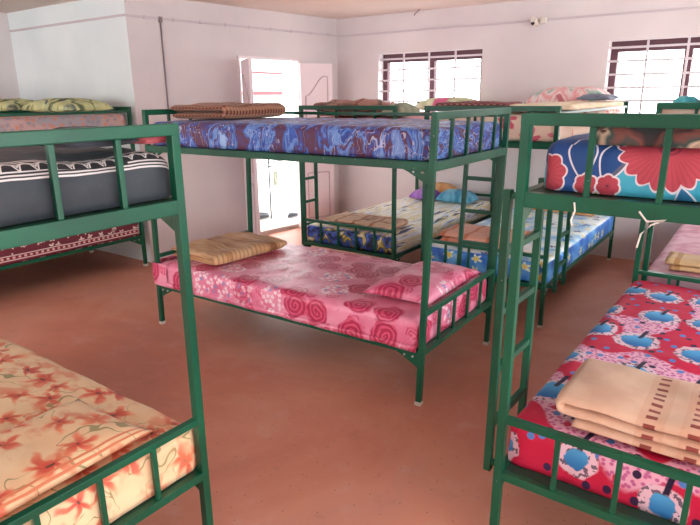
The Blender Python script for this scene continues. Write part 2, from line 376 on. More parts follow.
def boxes(*bs, bev=0.0):
    bm = nb()
    for a, b in bs: box(bm, a, b, bev)
    return bm
def tube(bm, pts, r, seg=8):
    pts = [Vector(p) for p in pts]; rings = []
    for i, p in enumerate(pts):
        d = (pts[min(i + 1, len(pts) - 1)] - pts[max(i - 1, 0)]).normalized()
        a = d.orthogonal().normalized() if abs(d.z) > .9 else d.cross(Vector((0, 0, 1))).normalized()
        b = d.cross(a)
        rings.append([bm.verts.new(p + (a * math.cos(t) + b * math.sin(t)) * r) for t in (2 * PI * k / seg for k in range(seg))])
    for u, v in zip(rings, rings[1:]):
        for k in range(seg): bm.faces.new((u[k], u[(k + 1) % seg], v[(k + 1) % seg], v[k]))
    bm.faces.new(rings[0]); bm.faces.new(rings[-1])
    bmesh.ops.recalc_face_normals(bm, faces=bm.faces)
    return bm
def slab(lx, ly, lz, r, step=.03, amp=.004, seed=0, freq=6, crown=0.0, sag=0.0, hem=0.0):
    """sheet-covered mattress: rounded box with wrinkles; base at z=0, UVs drape over the edges"""
    nx, ny, nz = max(2, int(lx / step)), max(2, int(ly / step)), max(4, int(lz / .02))
    bm = nb(); D = {}
    def vert(i, j, k):
        key = (i, j, k)
        if key in D: return D[key]
        p = Vector(((i / nx - .5) * lx, (j / ny - .5) * ly, k / nz * lz)); p0 = p.copy()
        rz = min(r, lz / 2 - .001)
        q = Vector((max(-lx / 2 + r, min(lx / 2 - r, p.x)), max(-ly / 2 + r, min(ly / 2 - r, p.y)), max(rz * .4, min(lz - rz, p.z))))
        d = p - q
        if d.length > 1e-6:
            m = max(abs(d.x), abs(d.y), abs(d.z) * r / rz)
            d = d.normalized() * (m if m < r else r) ; d.z = max(-rz * .4, min(rz, d.z)) if abs(d.z) > rz else d.z
        p = q + d
        top = max(0, min(1, (p.z / lz - .5) * 2))
        cx, cy = 1 - (2 * p.x / lx) ** 4, 1 - (2 * p.y / ly) ** 4
        s = Vector((p.x * freq + seed * 7.3, p.y * freq - seed * 3.1, p.z * freq))
        n = noise.fractal(s, 1.0, 2.0, 3) ; n2 = noise.noise(Vector((p.x * freq * 3 + seed, p.y * freq * .8, p.z * 3)))
        w = (n + .5 * n2) * amp
        p.z += top * (crown * max(cx, 0) * max(cy, 0) + w)
        edge = 1 - top
        out = Vector((p0.x / lx if abs(abs(p0.x) - lx / 2) < 1e-5 else 0, p0.y / ly if abs(abs(p0.y) - ly / 2) < 1e-5 else 0, 0))
        if out.length: p += out.normalized() * w * .9 * edge
        if hem and k == 0 and out.length: p.z += hem * noise.noise(Vector((p.x * 14, p.y * 14, seed)))
        D[key] = bm.verts.new(p); return D[key]
    def quad(a, b, c, d): bm.faces.new([vert(*a), vert(*b), vert(*c), vert(*d)])
    for i in range(nx):
        for j in range(ny):
            quad((i, j, nz), (i + 1, j, nz), (i + 1, j + 1, nz), (i, j + 1, nz)); quad((i, j + 1, 0), (i + 1, j + 1, 0), (i + 1, j, 0), (i, j, 0))
        for k in range(nz):
            quad((i, 0, k), (i + 1, 0, k), (i + 1, 0, k + 1), (i, 0, k + 1)); quad((i + 1, ny, k), (i, ny, k), (i, ny, k + 1), (i + 1, ny, k + 1))
    for j in range(ny):
        for k in range(nz):
            quad((0, j + 1, k), (0, j, k), (0, j, k + 1), (0, j + 1, k + 1)); quad((nx, j, k), (nx, j + 1, k), (nx, j + 1, k + 1), (nx, j, k + 1))
    bm.normal_update(); uvl = bm.loops.layers.uv.new('UVMap')
    for f in bm.faces:
        c = f.calc_center_median(); ex, ey = abs(c.x) - lx / 2, abs(c.y) - ly / 2
        n = f.normal; ax = 'z' if abs(n.z) > .72 and c.z > lz * .5 else ('x' if abs(n.x) > abs(n.y) else 'y')
        for lp in f.loops:
            p = lp.vert.co; dz = max(0, lz - p.z)
            if ax == 'z': uv = (p.x, p.y)
            elif ax == 'x': uv = (p.x + math.copysign(dz, c.x), p.y)
            else: uv = (p.x, p.y + math.copysign(dz, c.y))
            lp[uvl].uv = uv
    return bm
def bend(bm, x0, slope, mx, pb=.35):       # cloth that hangs down past x0
    for v in bm.verts:
        if v.co.x > x0: v.co.z -= min(mx, slope * (v.co.x - x0)); v.co.x -= min(mx, slope * (v.co.x - x0)) * pb
    return bm
def pillow(lx, ly, h, seed=0, amp=.006, flat=.25, n=26):
    bm = nb(); uvl = bm.loops.layers.uv.new('UVMap'); R = {}
    def vt(i, j, s):
        if i in (0, n) or j in (0, n): s = 0
        if (i, j, s) in R: return R[i, j, s]
        u, v = 2 * i / n - 1, 2 * j / n - 1
        e = max(0, (1 - abs(u) ** 3.2)) ** .5 * max(0, (1 - abs(v) ** 3.2)) ** .5
        x = u * lx / 2 * (1 - .05 * (1 - v * v)); y = v * ly / 2 * (1 - .05 * (1 - u * u))
        w = noise.fractal(Vector((x * 9 + seed * 3.7, y * 9, seed)), 1, 2, 3) * amp * min(1, e * 2)
        z = h * flat + (h * (1 - flat) * e + w if s > 0 else (-h * flat * e if s < 0 else 0))
        R[i, j, s] = bm.verts.new((x, y, max(z, 0))); return R[i, j, s]
    for s in (1, -1):
        for i in range(n):
            for j in range(n):
                q = [vt(i, j, s), vt(i + 1, j, s), vt(i + 1, j + 1, s), vt(i, j + 1, s)]
                if s < 0: q.reverse()
                try: f = bm.faces.new(q)
                except ValueError: continue
                for lp in f.loops: lp[uvl].uv = (lp.vert.co.x, lp.vert.co.y)
    return bm
def folded(w, d, layers, t, seed=0, amp=.004, sag=.0, through=False):
    """folded blanket: one thick ribbon folded to and fro along x, width d along y, base at z=0"""
    bm = nb(); uvl = bm.loops.layers.uv.new('UVMap'); path = []; n = 14; hw = w / 2
    for i in range(layers):
        z = (i + .5) * t; dirn = 1 if i % 2 == 0 else -1; a = hw - t * .5
        trim = .0 if i not in (0, layers - 1) else random.Random(seed + i).uniform(.0, .05)
        for k in range(n + 1):
            x = dirn * (-a + 2 * a * k / n)
            if i == 0 and k == 0: x += dirn * trim
            path.append(Vector((x, 0, z)))
        if i < layers - 1:
            for k in range(1, 6):
                an = -PI / 2 + PI * k / 6
                path.append(Vector((dirn * (a + math.cos(an) * t * .5), 0, (i + 1) * t + math.sin(an) * t * .5)))
    th = t * .47; my = 16; rows = []; s = 0; ss = []
    for i, p in enumerate(path):
        if i: s += (p - path[i - 1]).length
        ss.append(p.x + 1.0 if through else s)
    for i, p in enumerate(path):
        dd = (path[min(i + 1, len(path) - 1)] - path[max(i - 1, 0)]).normalized(); nrm = Vector((-dd.z, 0, dd.x))
        ring = []
        for sd in (1, -1):
            row = []
            for j in range(my + 1):
                yy = -1 + 2 * j / my
                ez = math.sqrt(max(0, 1 - abs(yy) ** 8)) * .8 + .2
                y = yy * d / 2 + noise.noise(Vector((p.z * 40, seed, yy))) * .006
                q = p + nrm * th * sd * ez; q.y = y
                hgt = q.z / (layers * t)
                nn = noise.fractal(Vector((q.x * 7 + seed, q.y * 7, 0)), 1, 2, 2)
                q.z += nn * amp * hgt * 2 - sag * hgt * (abs(yy) ** 3) ; q.z = max(q.z, .0005)
                q.x += noise.noise(Vector((q.z * 9, q.y * 5, seed))) * amp
                row.append(bm.verts.new(q))
            ring.append(row)
        rows.append(ring)
    def face(vs, uvs):
        f = bm.faces.new(vs)
        for lp, u in zip(f.loops, uvs): lp[uvl].uv = u
    Y = [-d / 2 + d * j / my for j in range(my + 1)]
    for i in range(len(path) - 1):
        A, B = rows[i], rows[i + 1]
        for j in range(my):
            uv = [(ss[i], Y[j]), (ss[i + 1], Y[j]), (ss[i + 1], Y[j + 1]), (ss[i], Y[j + 1])]
            face([A[0][j], B[0][j], B[0][j + 1], A[0][j + 1]], uv)
            face([A[1][j + 1], B[1][j + 1], B[1][j], A[1][j]], [uv[3], uv[2], uv[1], uv[0]])
        for j in (0, my): face([A[0][j], A[1][j], B[1][j], B[0][j]], [(ss[i], Y[j]), (ss[i], Y[j]), (ss[i + 1], Y[j]), (ss[i + 1], Y[j])])
    for r, u in ((rows[0], 0), (rows[-1], s)):
        for j in range(my): face([r[0][j], r[0][j + 1], r[1][j + 1], r[1][j]], [(u, Y[j]), (u, Y[j + 1]), (u, Y[j + 1]), (u, Y[j])])
    bmesh.ops.recalc_face_normals(bm, faces=bm.faces)
    return bm

# ------------------------------------------------------------------ room shell
WY, CZ = 3.30, 2.24
CX0, CY0 = -3.20, .86                              # corner of the jutting wall
struct(link('floor', boxes(((-5.4, -4.6, -.12), (3.4, 3.52, 0))), 'floor'))
struct(link('ceiling', boxes(((-5.4, -4.6, CZ), (3.4, 3.6, CZ + .12))), 'ceiling_paint'))
WINX = ((-2.352, -1.178), (-.046, 1.128)); WZ0, WZ1, TH = .93, 1.853, .20
bm = nb(); x0 = -3.15
for a, b in WINX:
    box(bm, (x0, WY, 0), (a, WY + TH, CZ)); box(bm, (a, WY, 0), (b, WY + TH, WZ0)); box(bm, (a, WY, WZ1), (b, WY + TH, CZ)); x0 = b
box(bm, (x0, WY, 0), (3.4, WY + TH, CZ))
struct(link('wall_back', bm, 'plaster'))
bm = nb(); x0 = -5.3
for a, b in ((-5.0, -3.2), (-2.9, -1.1)):  # unseen wall; openings kept to the left to steer daylight onto the alcove
    box(bm, (x0, -4.6, 0), (a, -4.4, CZ)); box(bm, (a, -4.6, 0), (b, -4.4, .75)); box(bm, (a, -4.6, 2.1), (b, -4.4, CZ)); x0 = b
box(bm, (x0, -4.6, 0), (3.4, -4.4, CZ))
struct(link('wall_front', bm, 'plaster'))
bm = nb(); y0 = -4.4
for a, b in ((-4.0, -2.5), (-2.2, -.6), (-.3, 1.3), (1.6, 3.0)):  # unseen wall; openings enlarged to bring in more light from the right
    box(bm, (3.2, y0, 0), (3.4, a, CZ)); box(bm, (3.2, a, 0), (3.4, b, .6)); box(bm, (3.2, a, 2.12), (3.4, b, CZ)); y0 = b
box(bm, (3.2, y0, 0), (3.4, WY, CZ))
struct(link('wall_right', bm, 'plaster'))
# jutting block and the alcove
struct(link('wall_alcove', boxes(((-5.3, CY0, 0), (CX0 - .003, CY0 + .2, CZ))), 'plaster_lit'))
struct(link('wall_left', boxes(((-5.3, -4.6, 0), (-5.10, CY0, CZ))), 'plaster'))
# door wall, skewed a little: local x runs along the wall from the corner, local +y points into the room
dv = Vector((-2.896 - CX0, WY - CY0, 0)); DL = dv.length; ang = math.atan2(dv.y, dv.x)
DM = Matrix.Translation((CX0, CY0, 0)) @ Matrix.Rotation(ang, 4, 'Z') @ Matrix.Diagonal((1, -1, 1, 1))
def dbox(bm, a, b, bev=0.0):
    vs = box(bm, a, b, bev); fs = {f for v in vs for f in v.link_faces}
    for v in vs: v.co = DM @ v.co
    bmesh.ops.reverse_faces(bm, faces=list(fs))
D0, D1, DZ = 1.083, 1.880, 1.808
bm = nb(); dbox(bm, (0, -.07, 0), (D0, 0, CZ)); dbox(bm, (D1, -.07, 0), (DL + .03, 0, CZ)); dbox(bm, (D0, -.07, DZ), (D1, 0, CZ))
struct(link('wall_door', bm, 'plaster'))
bm = nb(); fw = .024
dbox(bm, (D0, -.075, 0), (D0 + fw, .012, DZ), .003); dbox(bm, (D1 - fw, -.075, 0), (D1, .012, DZ), .003); dbox(bm, (D0, -.075, DZ - fw), (D1, .012, DZ), .003)
struct(link('door_frame', bm, 'white_paint'))
def door_leaf(n, hinge, sgn, open_deg, high_hinge):
    w, h, t = .385, DZ - fw - .02, .03
    hp = DM @ Vector((hinge, .014, 0))
    e = bpy.data.objects.new('door_%d' % n, None); C.objects.link(e); e.location = hp; struct(e)
    wall = math.atan2(dv.y, dv.x)
    e.rotation_euler = (0, 0, wall - math.radians(open_deg) if sgn > 0 else wall + PI + math.radians(open_deg))
    s = 1 if sgn > 0 else -1
    y0, y1 = (-t, 0) if s > 0 else (0, t)
    link('door_leaf', boxes(((.004, y0, .015), (w, y1, h)), bev=.003), 'door_paint', e)
    for z0, z1, arch in ((.12, .62, 0), (.74, h - .13, 1)):
        bm = nb(); x0, x1 = .06, w - .06; top = []
        for k in range(13):
            q = k / 12; x = x0 + (x1 - x0) * q; qq = 1 - q if high_hinge else q
            top.append((x, z1 - (.20 * (.5 + .5 * math.cos(PI * min(1, qq * 1.15))) if arch else 0)))
        loop = [(x0, z0)] + top + [(x1, z0)]; loop.append(loop[0])
        for side in (y0, y1): tube(bm, [(x, side, z) for x, z in loop], .007, 6)
        link('panel_moulding', bm, 'door_groove', e, True)
    bm = nb(); hx = w - .035
    for side, o in ((y0, -1), (y1, 1)): tube(bm, [(hx, side, .86), (hx, side + o * .025, .86), (hx, side + o * .025, .97), (hx, side, .97)], .006, 8)
    link('handle', bm, 'steel', e, True)
door_leaf(1, D1 - fw, 1, 17, False)
door_leaf(2, D0 + fw, -1, 63, True)

# windows
for n, (a, b) in enumerate(WINX):
    e = bpy.data.objects.new('window_%d' % (n + 1), None); C.objects.link(e); e.location = ((a + b) / 2, WY, WZ0); struct(e)
    w, h = b - a, WZ1 - WZ0; hx = w / 2; yf0, yf1 = .10, .16
    fr = .055; bm = nb()
    for p, q in (((-hx, yf0, 0), (-hx + fr, yf1, h)), ((hx - fr, yf0, 0), (hx, yf1, h)), ((-hx + fr, yf0, h - fr - .03), (hx - fr, yf1, h)), ((-hx + fr, yf0, 0), (hx - fr, yf1, fr)), ((-.03, yf0, fr), (.03, yf1, h - fr - .03))):
        box(bm, p, q, .003)
    link('window_frame', bm, 'maroon_wood', e)
    for p, q in ((-hx + fr, -.03), (.03, hx - fr)):
        link('pane', boxes(((p, .128, fr), (q, .132, h - fr - .03))), 'glass', e)
    bm = nb()
    for k in range(1, 4): box(bm, (-hx + w * k / 4 - .0085, .03, 0), (-hx + w * k / 4 + .0085, .042, h))
    for k in range(0, 9):
        z = h - .055 - k * .1075
        if z > .01: box(bm, (-hx, .022, z - .0085), (hx, .034, z + .0085))
    link('grille', bm, 'grille_white', e)
    link('window_sill', boxes(((-hx - .03, -.03, -.03), (hx + .03, .1, -.001)), bev=.004), 'white_paint', e)

# skirting shadow gap is absent in the photo; cable trunking and conduits
bm = nb(); box(bm, (-5.09, CY0 - .013, 2.066), (CX0 - .003, CY0 - .001, 2.084), .002)
tag(link('cable_trunking', bm, 'trunking'), 'thin cable trunking along the top of the bright alcove wall', 'cable trunking', 'cable trunking high on the walls')
bm = nb(); dbox(bm, (.0, .001, 2.062), (DL - .02, .013, 2.080), .002)
for k in range(9): dbox(bm, (.15 + k * .27, .001, 2.058), (.165 + k * .27, .016, 2.084))
tag(link('cable_trunking', bm, 'trunking'), 'thin cable trunking running above the open doorway', 'cable trunking', 'cable trunking high on the walls')
bm = nb(); box(bm, (-2.88, WY - .013, 2.052), (3.3, WY - .001, 2.070), .002)
tag(link('cable_trunking', bm, 'trunking'), 'thin cable trunking running above the two barred windows', 'cable trunking', 'cable trunking high on the walls')
bm = nb(); p0, p1 = DM @ Vector((.30, .008, 2.062)), DM @ Vector((.30, .008, .95)); tube(bm, [p0, p1], .007)
cd = link('conduit_pipe', bm, 'conduit_grey', None, True)
bm = nb(); dbox(bm, (.285, .001, 2.04), (.315, .02, 2.085), .003); link('junction_box', bm, 'conduit_grey', cd)
tag(cd, 'grey vertical conduit pipe dropping down the wall left of the doorway', 'pipe')
# camera on the wall
e = thing('security_camera', (-.668, WY, 2.05), 0, 'small cream security camera high on the window wall', 'camera')
link('bracket', boxes(((-.03, -.012, -.03), (.035, -.001, .03)), bev=.004), 'cream_plastic', e)
bm = nb(); r = bmesh.ops.create_cone(bm, segments=20, radius1=.026, radius2=.026, depth=.10, cap_ends=True)
for v in bm.verts: v.co = Matrix.Rotation(math.radians(72), 4, 'X') @ v.co + Vector((-.005, -.065, -.005))
link('camera_body', bm, 'cream_plastic', e, False)
bm = nb(); bmesh.ops.create_cone(bm, segments=16, radius1=.016, radius2=.014, depth=.012, cap_ends=True)
for v in bm.verts: v.co = Matrix.Rotation(math.radians(72), 4, 'X') @ v.co + Vector((-.005, -.115, -.021))
link('lens', bm, 'black_plastic', e)
link('back_box', boxes(((.04, -.05, -.02), (.085, -.001, .03)), bev=.006), 'cream_plastic', e)
bm = nb(); tube(bm, [(-1.92, WY - .004, 2.20), (-1.90, WY - .03, 2.215), (-1.83, WY - .09, 2.226), (-1.80, WY - .12, CZ - .002)], .005)
tag(link('wire_end', bm, 'conduit_grey', None, True), 'short loose wire end where back wall meets the ceiling', 'wire')

# ------------------------------------------------------------------ outside the door and windows
struct(link('ground', boxes(((-9, 4.4, -.06), (6, 9, -.02)), ((-9.5, .9, -.1), (-3.25, 4.4, -.04))), 'concrete'))
bm = nb(); dbox(bm, (.2, -1.3, -.05), (DL + .6, -.075, .045), .01)
struct(link('door_step', bm, 'concrete'))
e = thing('neighbour_house', (-8.2, 4.6, -.05), math.radians(6), 'pale neighbouring house with banded wall seen through the open doorway', 'house')
link('house_wall', boxes(((-.15, -3, 0), (.15, 4, 2.6))), 'house_wall', e)
link('band', boxes(((.15, -3, 1.52), (.20, 4, 1.60)), bev=.004), 'house_band', e)
link('ledge', boxes(((.15, -3, 1.98), (.24, 4, 2.02)), bev=.004), 'house_band', e)
bm = nb(); box(bm, (-.3, -3.2, 2.6), (.55, 4.2, 2.66)); link('roof', bm, 'teal_sheet', e)
e = thing('clothes_pole', tuple(DM @ Vector((1.838, -.52, .046))), 0, 'slim white pole on the step outside the doorway', 'pole')
link('pole', tube(nb(), [(0, 0, 0), (0, 0, .70)], .010), 'pole_grey', e, True)
link('crossbar', tube(nb(), [(0, -.02, .66), (0, .32, .66)], .007), 'pole_grey', e, True)
link('crossbar', tube(nb(), [(0, -.02, .61), (0, .30, .61)], .007), 'pole_grey', e, True)
q = slab(.02, .07, .17, .009, .02, .006, 3)
cl = link('hanging_cloth', q, 'greengrey_cloth', None, True); cl.location = DM @ Vector((1.93, -.52, .428)); cl.rotation_euler = (0, 0, 0)
tag(cl, 'small pale cloth hanging on the crossbar outside the doorway', 'cloth')
def shoe(name, t, y, rz, label):
    e = thing(name, tuple(DM @ Vector((t, y, .046))), ang + rz, label, 'shoe', 'dark shoes left outside the door')
    for nm, h0, h1, mt in (('sole', 0, .014, 'shoe_sole'), ('upper', .014, .055, 'shoe_dark')):
        bm = nb(); n = 20
        rings = []
        for z, sc in ((h0, 1), ((h0 + h1) / 2, .98), (h1, .72 if nm == 'upper' else 1)):
            rg = []
            for k in range(n):
                a = 2 * PI * k / n; x = .10 * math.cos(a); wd = .036 + .008 * math.cos(a - .4)
                zz = z - (.018 if (nm == 'upper' and z == h1 and math.cos(a) > .3) else 0)
                rg.append(bm.verts.new((x * sc, wd * math.sin(a) * sc, zz)))
            rings.append(rg)
        for u, v in zip(rings, rings[1:]):
            for k in range(n): bm.faces.new((u[k], u[(k + 1) % n], v[(k + 1) % n], v[k]))
        bm.faces.new(rings[-1]); bm.faces.new(rings[0][::-1])
        link(nm, bm, mt, e, True)
shoe('shoe', 1.79, -.60, .2, 'dark shoe lying nearest the left jamb outside the doorway')
shoe('shoe', 1.86, -.70, .3, 'dark shoe just behind the one by the left jamb')
shoe('shoe', 2.07, -.40, .25, 'dark shoe outside the doorway near its right jamb')

# ------------------------------------------------------------------ bunk beds (local: length x, width y, ladder on +y near +x)
def bunk(mirror, guard, reach=.235):
    f = -1 if mirror else 1
    root = bpy.data.objects.new('bunk_bed', None); C.objects.link(root); root.empty_display_size = .2
    hx, hy, h = L / 2, W / 2, T / 2
    def bar(name, a, b, parent=root, bev=.0025):
        if f < 0: a, b = (a[0], -b[1], a[2]), (b[0], -a[1], b[2])
        return link(name, boxes((a, b), bev=bev), 'green', parent)
    for sx in (-1, 1):
        for sy in (-1, 1):
            x, y = sx * hx, sy * hy
            p = bar('post', (x - h, y - h, .014), (x + h, y + h, H))
            y *= f
            link('foot_cap', boxes(((x - h - .003, y - h - .003, 0), (x + h + .003, y + h + .003, .02)), bev=.003), 'rubber_white', p)
        x = sx * hx
        bar('top_rail', (x - h - .0006, -hy - h - .0006, H - .031), (x + h + .0006, hy + h + .0006, H + .0008))
        bar('end_rail', (x - h, -hy + h, HU - .041), (x + h, hy - h, HU))
        bar('foot_rail', (x - h * .9, -hy + h, HB - .022), (x + h * .9, hy - h, HB))
        bar('end_rail', (x - h, -hy + h, HL - .026), (x + h, hy - h, HL))
        for k in range(1, 5):
            y = -hy + W * k / 5; r = .0075
            bar('baluster', (x - r, y - r, HU), (x + r, y + r, H - .031), bev=.002)
            bar('baluster', (x - r, y - r, HL), (x + r, y + r, HB - .022), bev=.002)
    for sy in (-1, 1):
        y = sy * hy
        for z, hh in ((HU, .036), (HL, .026)):
            bar('side_rail', (-hx + h, y - h, z - hh), (hx - h, y + h, z - .001))
            for sx in (-1, 1):
                bm = nb(); xe = sx * (hx - h); q = f * (y - sy * 0); g = .004
                pr = [(xe, z - hh), (xe - sx * .13, z - hh), (xe - sx * .10, z - hh - .012), (xe, z - hh - .065)]
                va = [bm.verts.new((a, q - g, b)) for a, b in pr]; vb = [bm.verts.new((a, q + g, b)) for a, b in pr]
                bm.faces.new(va); bm.faces.new(vb[::-1])
                for k in range(4): bm.faces.new((va[k], vb[k], vb[(k + 1) % 4], va[(k + 1) % 4]))
                bmesh.ops.recalc_face_normals(bm, faces=bm.faces)
                gs = link('gusset', bm, 'green', root)
                for o in (.03, .075):
                    link('bolt', tube(nb(), [(xe - sx * o, q - .010, z - hh - .010), (xe - sx * o, q + .010, z - hh - .010)], .006, 6), 'steel', gs, True)
    for z in (HU, HL):
        link('deck', boxes(((-hx + h + .002, -hy + h + .001, z - .012), (hx - h - .002, hy - h - .001, z - .002))), 'ply', root)
    # ladder outside the long side
    lad = bpy.data.objects.new('ladder', None); C.objects.link(lad); lad.parent = root
    yl = hy + .055; xs = (hx - .045, hx - reach)
    for i, x in enumerate(xs):
        bar('stile', (x - .011, yl - .012, .235), (x + .011, yl + .012, HU - .005), lad)
        bar('hook', (x - .009, hy + h, HU - .03), (x + .009, yl - .012, HU - .012), lad)
        bar('hook', (x - .009, hy + h, HL - .022), (x + .009, yl - .012, HL - .006), lad)
    for z in (.40, .59, .78, .97):
        bar('rung', (xs[1] + .011, yl - .010, z - .011), (xs[0] - .011, yl + .010, z + .011), lad)
    if guard:
        bar('guard_rail', (-hx + h, hy - .009, H - .047), (hx - h, hy + .009, H - .029))
    return root
def copy_tree(o, parent=None):
    c = o.copy(); C.objects.link(c); c.parent = parent
    for ch in list(o.children): copy_tree(ch, c)
    return c
protoA = bunk(False, True); protoB = bunk(True, False); protoD = bunk(True, False, .335)
used = set(); FR = {}
def place(key, proto, loc, rz, label):
    r = proto if proto.name not in used else copy_tree(proto); used.add(r.name)
    r.location = loc; r.rotation_euler = (0, 0, rz); tag(r, label, 'bunk bed', 'green steel bunk beds')
    FR[key] = Matrix.Translation(loc) @ Matrix.Rotation(rz, 4, 'Z'); return r
def ctr(px, py, lx, ly, rz):       # root position when the local corner (lx, ly) stands at (px, py)
    v = Matrix.Rotation(rz, 3, 'Z') @ Vector((lx, ly, 0)); return (px - v.x, py - v.y, 0)
hx, hy = L / 2, W / 2
# yc: the middle bunk leans a little along its length; give it meshes of its own
mid = place('C', protoA, ctr(0, 0, hx, -hy, .0136), .0136, 'bunk bed in the middle of the room with pink rose bedding below')
place('F', protoA, ctr(.169, 1.283, hx, hy, -PI / 2), -PI / 2, 'bunk bed behind the middle one whose lower mattress is bright blue')
hb = place('H', protoA, ctr(.72, 1.305, hx, -hy, -PI / 2), -PI / 2, 'mostly hidden bunk bed at the right edge with a pale pink lower mattress')
place('L', protoA, ctr(-.135, -1.19, -hx, -hy, PI - .009), PI - .009, 'close bunk bed at the left edge with orange lily bedding below and charcoal cover above')
place('G', protoA, ctr(-3.166, .768, -hx, hy, -PI / 2), -PI / 2, 'bunk bed by the alcove corner with a maroon blossom lower cover')
place('K', protoA, ctr(-4.125, .768, -hx, hy, -PI / 2), -PI / 2, 'bunk bed deepest in the alcove behind the one with the maroon cover')
place('E', protoB, ctr(-1.827, 1.372, hx, -hy, -PI / 2 + .006), -PI / 2 + .006, 'bunk bed nearest the open door with tiger streaked lower mattress')
rb = place('R', protoD, ctr(.641, -.6575, hx, -hy, -PI / 2 - .02), -PI / 2 - .02, 'close bunk bed at the right with crimson poppy mattress below and teal mattress above')
SH = .033
def shear(o, kx, ky, sz):          # a frame that stands a little out of true
    if o.type == 'MESH':
        o.data = o.data.copy(); o.data.transform(Matrix(((1, 0, kx, 0), (0, 1, ky, 0), (0, 0, sz, 0), (0, 0, 0, 1))))
    for ch in o.children: shear(ch, kx, ky, sz)
shear(mid, SH, 0, 1); shear(rb, 0, .011, 1.014); shear(hb, 0, 0, .985)

# ------------------------------------------------------------------ bedding
def on(key, name, bm, mat, loc, rz, label, cat, group=None, sh=True):
    o = link(name, bm, mat, None, True)
    l = Vector(loc)
    if key == 'C': l.x += SH * l.z
    if key == 'H': l.z *= .985
    if key == 'R': l.y += .011 * l.z; l.z *= 1.014
    m = FR[key] @ Matrix.Translation(l) @ Matrix.Rotation(rz, 4, 'Z')
    o.matrix_world = m; o.location = m.to_translation(); o.rotation_euler = m.to_euler()
    return tag(o, label, cat, group)
MG, BG, PG = 'mattresses under printed sheets', 'blankets folded on the beds', 'pillows on the beds'
TOP = {}
def mattress(key, upper, mat, label, lx=1.865, ly=.865, lz=.135, r=.035, amp=.004, seed=1, off=(0, 0), crown=.008, **k):
    TOP[key, upper] = (HU if upper else HL) + .001 + lz + crown + amp * .8
    return on(key, 'mattress', slab(lx, ly, lz, r, .03, amp, seed, crown=crown, **k), mat, (off[0], off[1], (HU if upper else HL) + .001), 0, label, 'mattress', MG)
m = mattress('C', 0, 'pink_rose', 'mattress in a pink sheet with dark pink roses', lz=.142, ly=.868, amp=.006, seed=2)
bm = nb(); uvl = bm.loops.layers.uv.new('UVMap'); n = 90; rows = []      # the sheet's edge hangs over the near rail
for i in range(n + 1):
    x = -.928 + 1.856 * i / n; wv = noise.noise(Vector((x * 9, 1, 0))) * .003
    ring = [(x, -.4445 + wv * .3, .022), (x, -.4465 + wv, -.006 + noise.noise(Vector((x * 6, 5, 0))) * .006), (x, -.4425 + wv, -.006 + noise.noise(Vector((x * 6, 5, 0))) * .006), (x, -.4415 + wv * .3, .022)]
    rows.append([bm.verts.new(p) for p in ring])
for u, v in zip(rows, rows[1:]):
    for k in range(4): bm.faces.new((u[k], v[k], v[(k + 1) % 4], u[(k + 1) % 4]))
bm.faces.new(rows[0]); bm.faces.new(rows[-1][::-1]); bmesh.ops.recalc_face_normals(bm, faces=bm.faces)
for f in bm.faces:
    for lp in f.loops: lp[uvl].uv = (lp.vert.co.x, -.434 - (.142 - lp.vert.co.z))
link('sheet_edge', bm, 'pink_rose', m, True)
bm = nb(); uvl = bm.loops.layers.uv.new('UVMap'); plan = []                       # and falls over the head end outside the post
for x in (-.84, -.87, -.90, -.925): plan.append((x, -.4405 - .014 * (-.84 - x) / .085, 0, -1))
for k in range(1, 6):
    an = PI * 1.5 - PI / 2 * k / 6; plan.append((-.945 + .040 * math.cos(an), -.4145 + .040 * math.sin(an), math.cos(an), math.sin(an)))
for k in range(0, 24): plan.append((-.985, -.40 + k * .032, -1, 0))
rows = []
for i, (x, y, a, b) in enumerate(plan):
    wv = noise.noise(Vector((x * 12, y * 12, 3))) * .004
    rows.append([bm.verts.new((x - a * o + a * wv, y - b * o + b * wv, z)) for o, z in ((.007, .138), (.004, .144), (.001, .136), (-.001, .115), (-.004, .06), (.001, .0 + wv))])
for u, v in zip(rows, rows[1:]):
    for k in range(5):
        f = bm.faces.new((u[k], v[k], v[k + 1], u[k + 1]))
        for lp in f.loops:
            p = lp.vert.co; dz = .15 - p.z; lp[uvl].uv = (p.x - dz, p.y) if p.x < -.96 else (p.x, p.y - dz)
bmesh.ops.recalc_face_normals(bm, faces=bm.faces)
link('sheet_edge', bm, 'pink_rose', m, True)
mattress('C', 1, 'blue_marble', 'mattress in a blue and maroon marbled sheet on the middle bunk', lz=.135, seed=3, ly=.83)
mattress('E', 0, 'tiger', 'mattress in a yellow, white and navy streaked sheet near the door', seed=4)
mattress('E', 1, 'pale_pink', 'upper mattress of the bunk nearest the door, barely seen behind the end rail', seed=5, lz=.11)
mattress('F', 0, 'sky_blue', 'mattress in a bright blue flowered sheet', seed=6, lz=.14)
mattress('F', 1, 'cream_blush', 'upper mattress in a cream sheet with pink flowers behind the middle bunk', seed=7, lz=.155, ly=.82)
mattress('H', 0, 'pale_pink', 'lower mattress in a pale pink sheet at the right edge', seed=8, lz=.17)
mattress('H', 1, 'cream_blush', 'upper mattress in a cream sheet under the peach cream quilt', seed=9, lz=.186, ly=.80)
mattress('R', 0, 'crimson_poppy', 'mattress in a crimson and pink sheet with blue oval flowers', seed=10, lz=.15, amp=.006, ly=.85, lx=1.83, off=(-.015, 0))
mattress('R', 1, 'teal_flower', 'mattress in a teal and blue sheet with a giant red flower', seed=11, lz=.138, r=.045, ly=.785, lx=1.84, off=(-.015, 0), amp=.004, crown=.004)
mattress('L', 0, 'orange_lily', 'mattress in a cream sheet with orange red lilies', seed=12, lz=.15, amp=.006)
mattress('L', 1, 'charcoal', 'bulging upper mattress in a charcoal cover with white border bands', seed=13, lz=.128, r=.066, amp=.015, ly=.86, crown=.008, off=(0, -.028))
